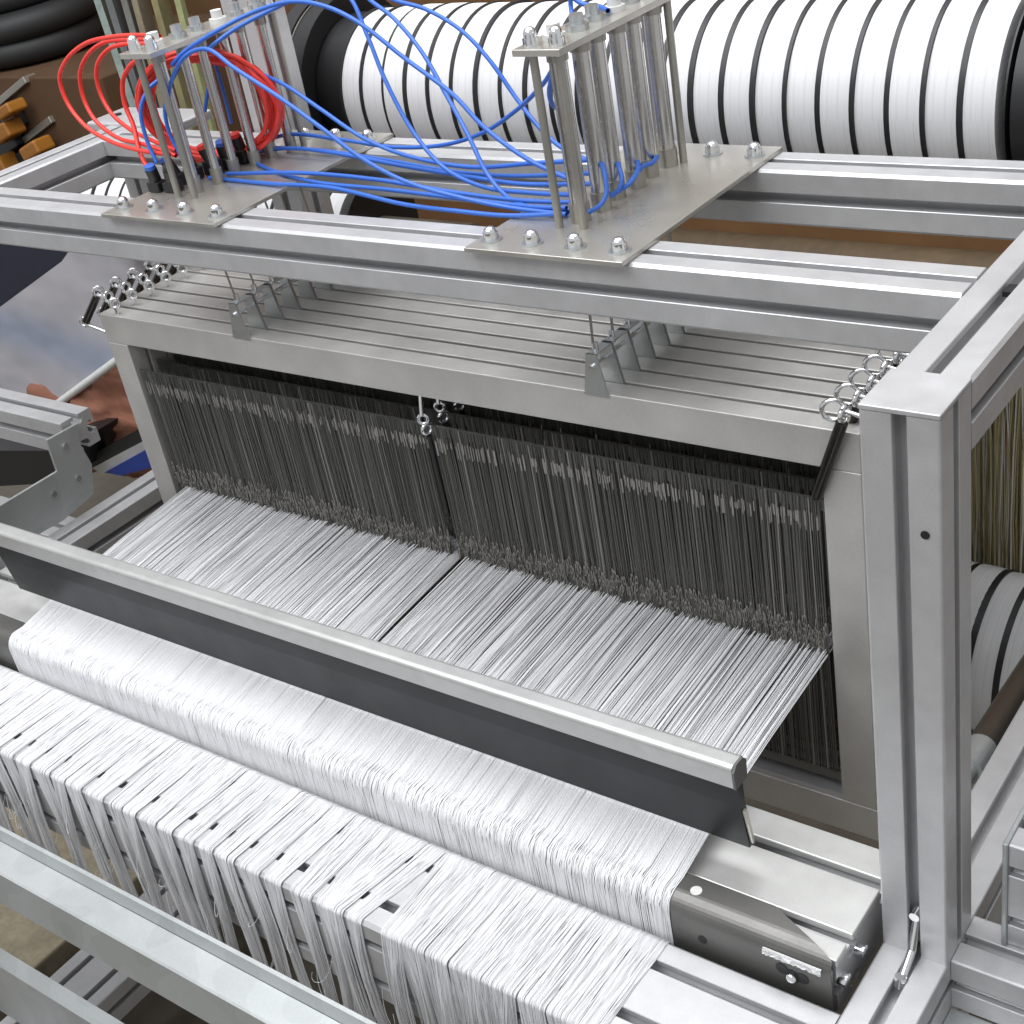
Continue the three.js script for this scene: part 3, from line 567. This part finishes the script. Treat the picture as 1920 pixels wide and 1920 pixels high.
// ───────────────────────── workshop clutter in the background ─────────────────────────
{
  const w = thing('cardboard_wall', 'big sheet of brown cardboard standing behind the loom', 'cardboard');
  mesh('sheet', box(-4.2, 1.2, -1.02, 0.9, -1.62, -1.6), M.card, w);
  const coil = thing('hose_coil', 'stack of fat black rubber coils in front of the brown cardboard', 'coil');
  const cc = px(18, -22, 'z', -1.15);
  for (let i = 0; i < 5; i++) mesh('coil_turn', new THREE.TorusGeometry(0.138 + 0.012 * Math.sin(i * 2.1), 0.028, 12, 48).rotateX(Math.PI / 2 + rr(-0.05, 0.05)).translate(cc.x + rr(-0.01, 0.01), cc.y - 0.10 + i * 0.05, cc.z), M.rubber, coil);
  mesh('core', cyl(V(cc.x, cc.y - 0.12, cc.z), V(cc.x, cc.y + 0.3, cc.z), 0.118, 28), M.black, coil);
  const sh = thing('coil_shelf', 'brown box shelf carrying the black rubber coils', 'box');
  mesh('box', box(cc.x - 0.35, cc.x + 0.42, -1.02, cc.y - 0.131, cc.z - 0.3, cc.z + 0.16, 0.004), M.darkCard, sh);
  // bar clamps with orange handles
  for (const [u, v, s, l] of [[70, 278, 1, 'lowest bar clamp with its orange handle nearest the loom'], [14, 246, 1.1, 'bar clamp with a broad orange handle'], [22, 204, 0.8, 'bar clamp with a small orange handle under the coils'], [4, 312, 1.2, 'bar clamp half hidden by the loom frame']]) {
    const c = thing('bar_clamp', l, 'clamp', 'orange bar clamps behind the loom');
    const p = px(u, v, 'z', -0.95);
    mesh('handle', new RoundedBoxGeometry(0.062 * s, 0.028 * s, 0.045, 2, 0.006).rotateZ(0.35).translate(p.x, p.y, p.z), M.orange, c);
    mesh('bar', new RoundedBoxGeometry(0.12, 0.014, 0.03, 1, 0.002).rotateZ(0.38).translate(p.x - 0.03, p.y + 0.024, p.z - 0.045), M.dull, c);
    mesh('jaw', new RoundedBoxGeometry(0.09 * s, 0.05, 0.03, 2, 0.004).rotateZ(0.38).translate(p.x - 0.06, p.y - 0.03, p.z - 0.03), M.black, c);
  }
  // slats leaning in the corner
  const cols = [C(0.22, 0.27, 0.245), C(0.09, 0.095, 0.095), C(0.20, 0.16, 0.10), C(0.20, 0.17, 0.07), C(0.27, 0.28, 0.12), C(0.14, 0.135, 0.12)];
  const labs = ['pale green glassy slat leaning behind the red loops', 'dark grey slat leaning beside the pale green one', 'tan wooden slat leaning behind the thin rack', 'olive wooden slat leaning behind the thin rack', 'thin yellow green rod leaning behind the thin rack', 'grey slat leaning behind the thin rack'];
  [[188, 0, 300, 330, 0.010], [215, 0, 318, 330, 0.016], [262, 0, 350, 330, 0.012], [300, 0, 390, 330, 0.013], [336, 0, 420, 330, 0.005], [240, 0, 334, 330, 0.010]].forEach(([u0, v0, u1, v1, w], i) => {
    const a = px(u0, v0, 'z', -0.78), b = px(u1, v1, 'z', -0.7), d = b.clone().sub(a), L = d.length();
    const g = new RoundedBoxGeometry(w * 2, L * 2.4, 0.012, 1, 0.001).applyQuaternion(new THREE.Quaternion().setFromUnitVectors(V(0, 1, 0), d.clone().normalize())).translate((a.x + b.x) / 2, (a.y + b.y) / 2, (a.z + b.z) / 2);
    tag(mesh('leaning_slat', g, std({ color: cols[i], roughness: i === 0 ? 0.2 : 0.65, map: woodT })), labs[i], 'slat', 'slats leaning behind the loom');
  });
  // upright grey bars between the thin rack and the reels
  const uu = thing('upright_bar', 'grey slotted upright standing between the thin rack and the reel flange', 'bar');
  mesh('bar', rail('y', -0.905, -0.86, -0.41, 0.3, -0.44, -0.395), M.alu, uu);
}
// left side: printed board, cloths, bracket and bar end
{
  const poster = noiseTex(256, (u, v) => { const n = 0.10 * pn(u, v, 6, 3) + 0.06 * pn(u, v, 19, 8), b = Math.exp(-(((v - 0.62 + 0.25 * u) / 0.10) ** 2)); return [0.70 + n - 0.11 * b, 0.69 + n - 0.07 * b, 0.71 + n - 0.02 * b]; }, true);
  const bd = thing('printed_board', 'greyish board with a blue printed band leaning beyond the side of the loom', 'board');
  const pm = std({ color: C(0.95, 0.95, 0.95), roughness: 0.5, map: poster }); pm.userData.ownUV = true;
  const g = plate([[-60, 620], [116, 490], [150, 440], [330, 440], [330, 590], [78, 780], [-60, 800]], 'z', -0.62, 0.004);
  { g.computeBoundingBox(); const bb = g.boundingBox, p = g.attributes.position, uv = g.attributes.uv; for (let i = 0; i < p.count; i++) uv.setXY(i, (p.getX(i) - bb.min.x) / (bb.max.x - bb.min.x), (p.getY(i) - bb.min.y) / (bb.max.y - bb.min.y)); }
  mesh('board', g, pm, bd);
  const e0 = px(72, 784, 'z', -0.615), e1 = px(330, 594, 'z', -0.615);
  mesh('white_edge', cyl(e0, e1, 0.007, 8), M.white, bd);
  tag(mesh('navy_sheet', plate([[-80, 440], [140, 440], [115, 510], [-80, 640]], 'z', -0.75, 0.006), std({ color: C(0.016, 0.02, 0.042), roughness: 0.6, map: dusty })), 'dark navy sheet hanging behind the printed board', 'sheet');
  const lump = (name, label, u, v, z, sx, sy, sz, col, sd) => {
    const s = new THREE.SphereGeometry(1, 64, 40), p = s.attributes.position, c = px(u, v, 'z', z);
    for (let i = 0; i < p.count; i++) { const q = V(p.getX(i), p.getY(i), p.getZ(i)), k = 1 + 0.30 * perlin.noise(q.x * 1.7 + sd, q.y * 1.7, q.z * 1.7) + 0.16 * perlin.noise(q.x * 5 + sd, q.y * 5, q.z * 5) + 0.05 * perlin.noise(q.x * 13, q.y * 13 + sd, q.z * 13); p.setXYZ(i, q.x * k * sx + c.x, q.y * k * sy + c.y, q.z * k * sz + c.z); }
    s.computeVertexNormals(); return tag(mesh(name, s, std({ color: col, roughness: 0.85, map: dusty })), label, 'cloth');
  };
  lump('cloth_heap', 'crumpled reddish brown cloth heap below the printed board', 190, 770, -0.68, 0.17, 0.11, 0.09, C(0.30, 0.13, 0.085), 1.7);
  lump('cloth_heap', 'dull grey brown cloth heap beside the reddish one', 120, 720, -0.74, 0.14, 0.11, 0.08, C(0.17, 0.11, 0.10), 4.1);
  tag(mesh('black_strip', plate([[160, 860], [300, 782], [310, 806], [172, 880]], 'z', -0.58, 0.02), M.black), 'black strip lying above a blue tray corner', 'strip');
  tag(mesh('grey_strip', plate([[172, 878], [310, 806], [314, 826], [192, 888]], 'z', -0.575, 0.02), M.alu), 'grey strip between the black strip and the blue tray', 'strip');
  tag(mesh('blue_tray', plate([[196, 886], [312, 822], [318, 868], [226, 892]], 'z', -0.57, 0.03), M.trayBlue), 'corner of a dark blue tray beside the heddle frames', 'tray');
  tag(mesh('tool_case', plate([[-60, 845], [118, 845], [112, 905], [-60, 915]], 'z', -0.5, 0.12), M.black), 'black tool case under the slotted bar arm', 'case');
  const cb = thing('corner_bracket', 'pale flat bracket with dark screws on the far corner of the top frame', 'bracket');
  mesh('plate', box(-1.185, -1.03, -0.008, 0.0035, -0.452, -0.391, 0.003), M.alu, cb);
  for (const [x, z] of [[-1.16, -0.42], [-1.11, -0.425], [-1.06, -0.42]]) mesh('screw', cyl(V(x, 0.003, z), V(x, 0.0052, z), 0.005, 10), M.black, cb);
  const br = thing('angle_bracket', 'galvanised angle bracket bolted beside the left base bar', 'bracket');
  mesh('plate', plate([[88, 826], [146, 794], [152, 836], [172, 870], [176, 925], [120, 975], [20, 1032], [-60, 1040], [-60, 985], [108, 884]], 'x', -1.1475, 0.004), M.galv, br);
  for (const [u, v] of [[122, 836], [146, 896], [100, 926]]) { const p = px(u, v, 'x', -1.1475); mesh('bolt', cyl(p, p.clone().add(V(0.0025, 0, 0)), 0.0035, 12), M.chrome, br); }
  const be = thing('slotted_bar', 'slotted bar ending beside the galvanised bracket, its open cut end showing', 'bar');
  const a = px(116, 820, 'x', -1.155);
  mesh('bar', rail('x', -1.75, -1.157, a.y - 0.03, a.y + 0.015, a.z - 0.05, a.z - 0.005), M.alu, be);
  const lo = thing('slotted_bar', 'lower slotted bar running away behind the galvanised bracket', 'bar');
  mesh('bar', rail('x', -1.8, -1.157, PB - 0.07, PB - 0.025, -0.2, -0.155), M.alu, lo);
  const sh = thing('side_shelf', 'ochre wooden shelf board behind the left base bar', 'board');
  mesh('board', box(-1.32, -1.17, PB - 0.16, PB - 0.13, -0.46, -0.2, 0.002), M.wood, sh);
}
renderer.render(scene, camera);
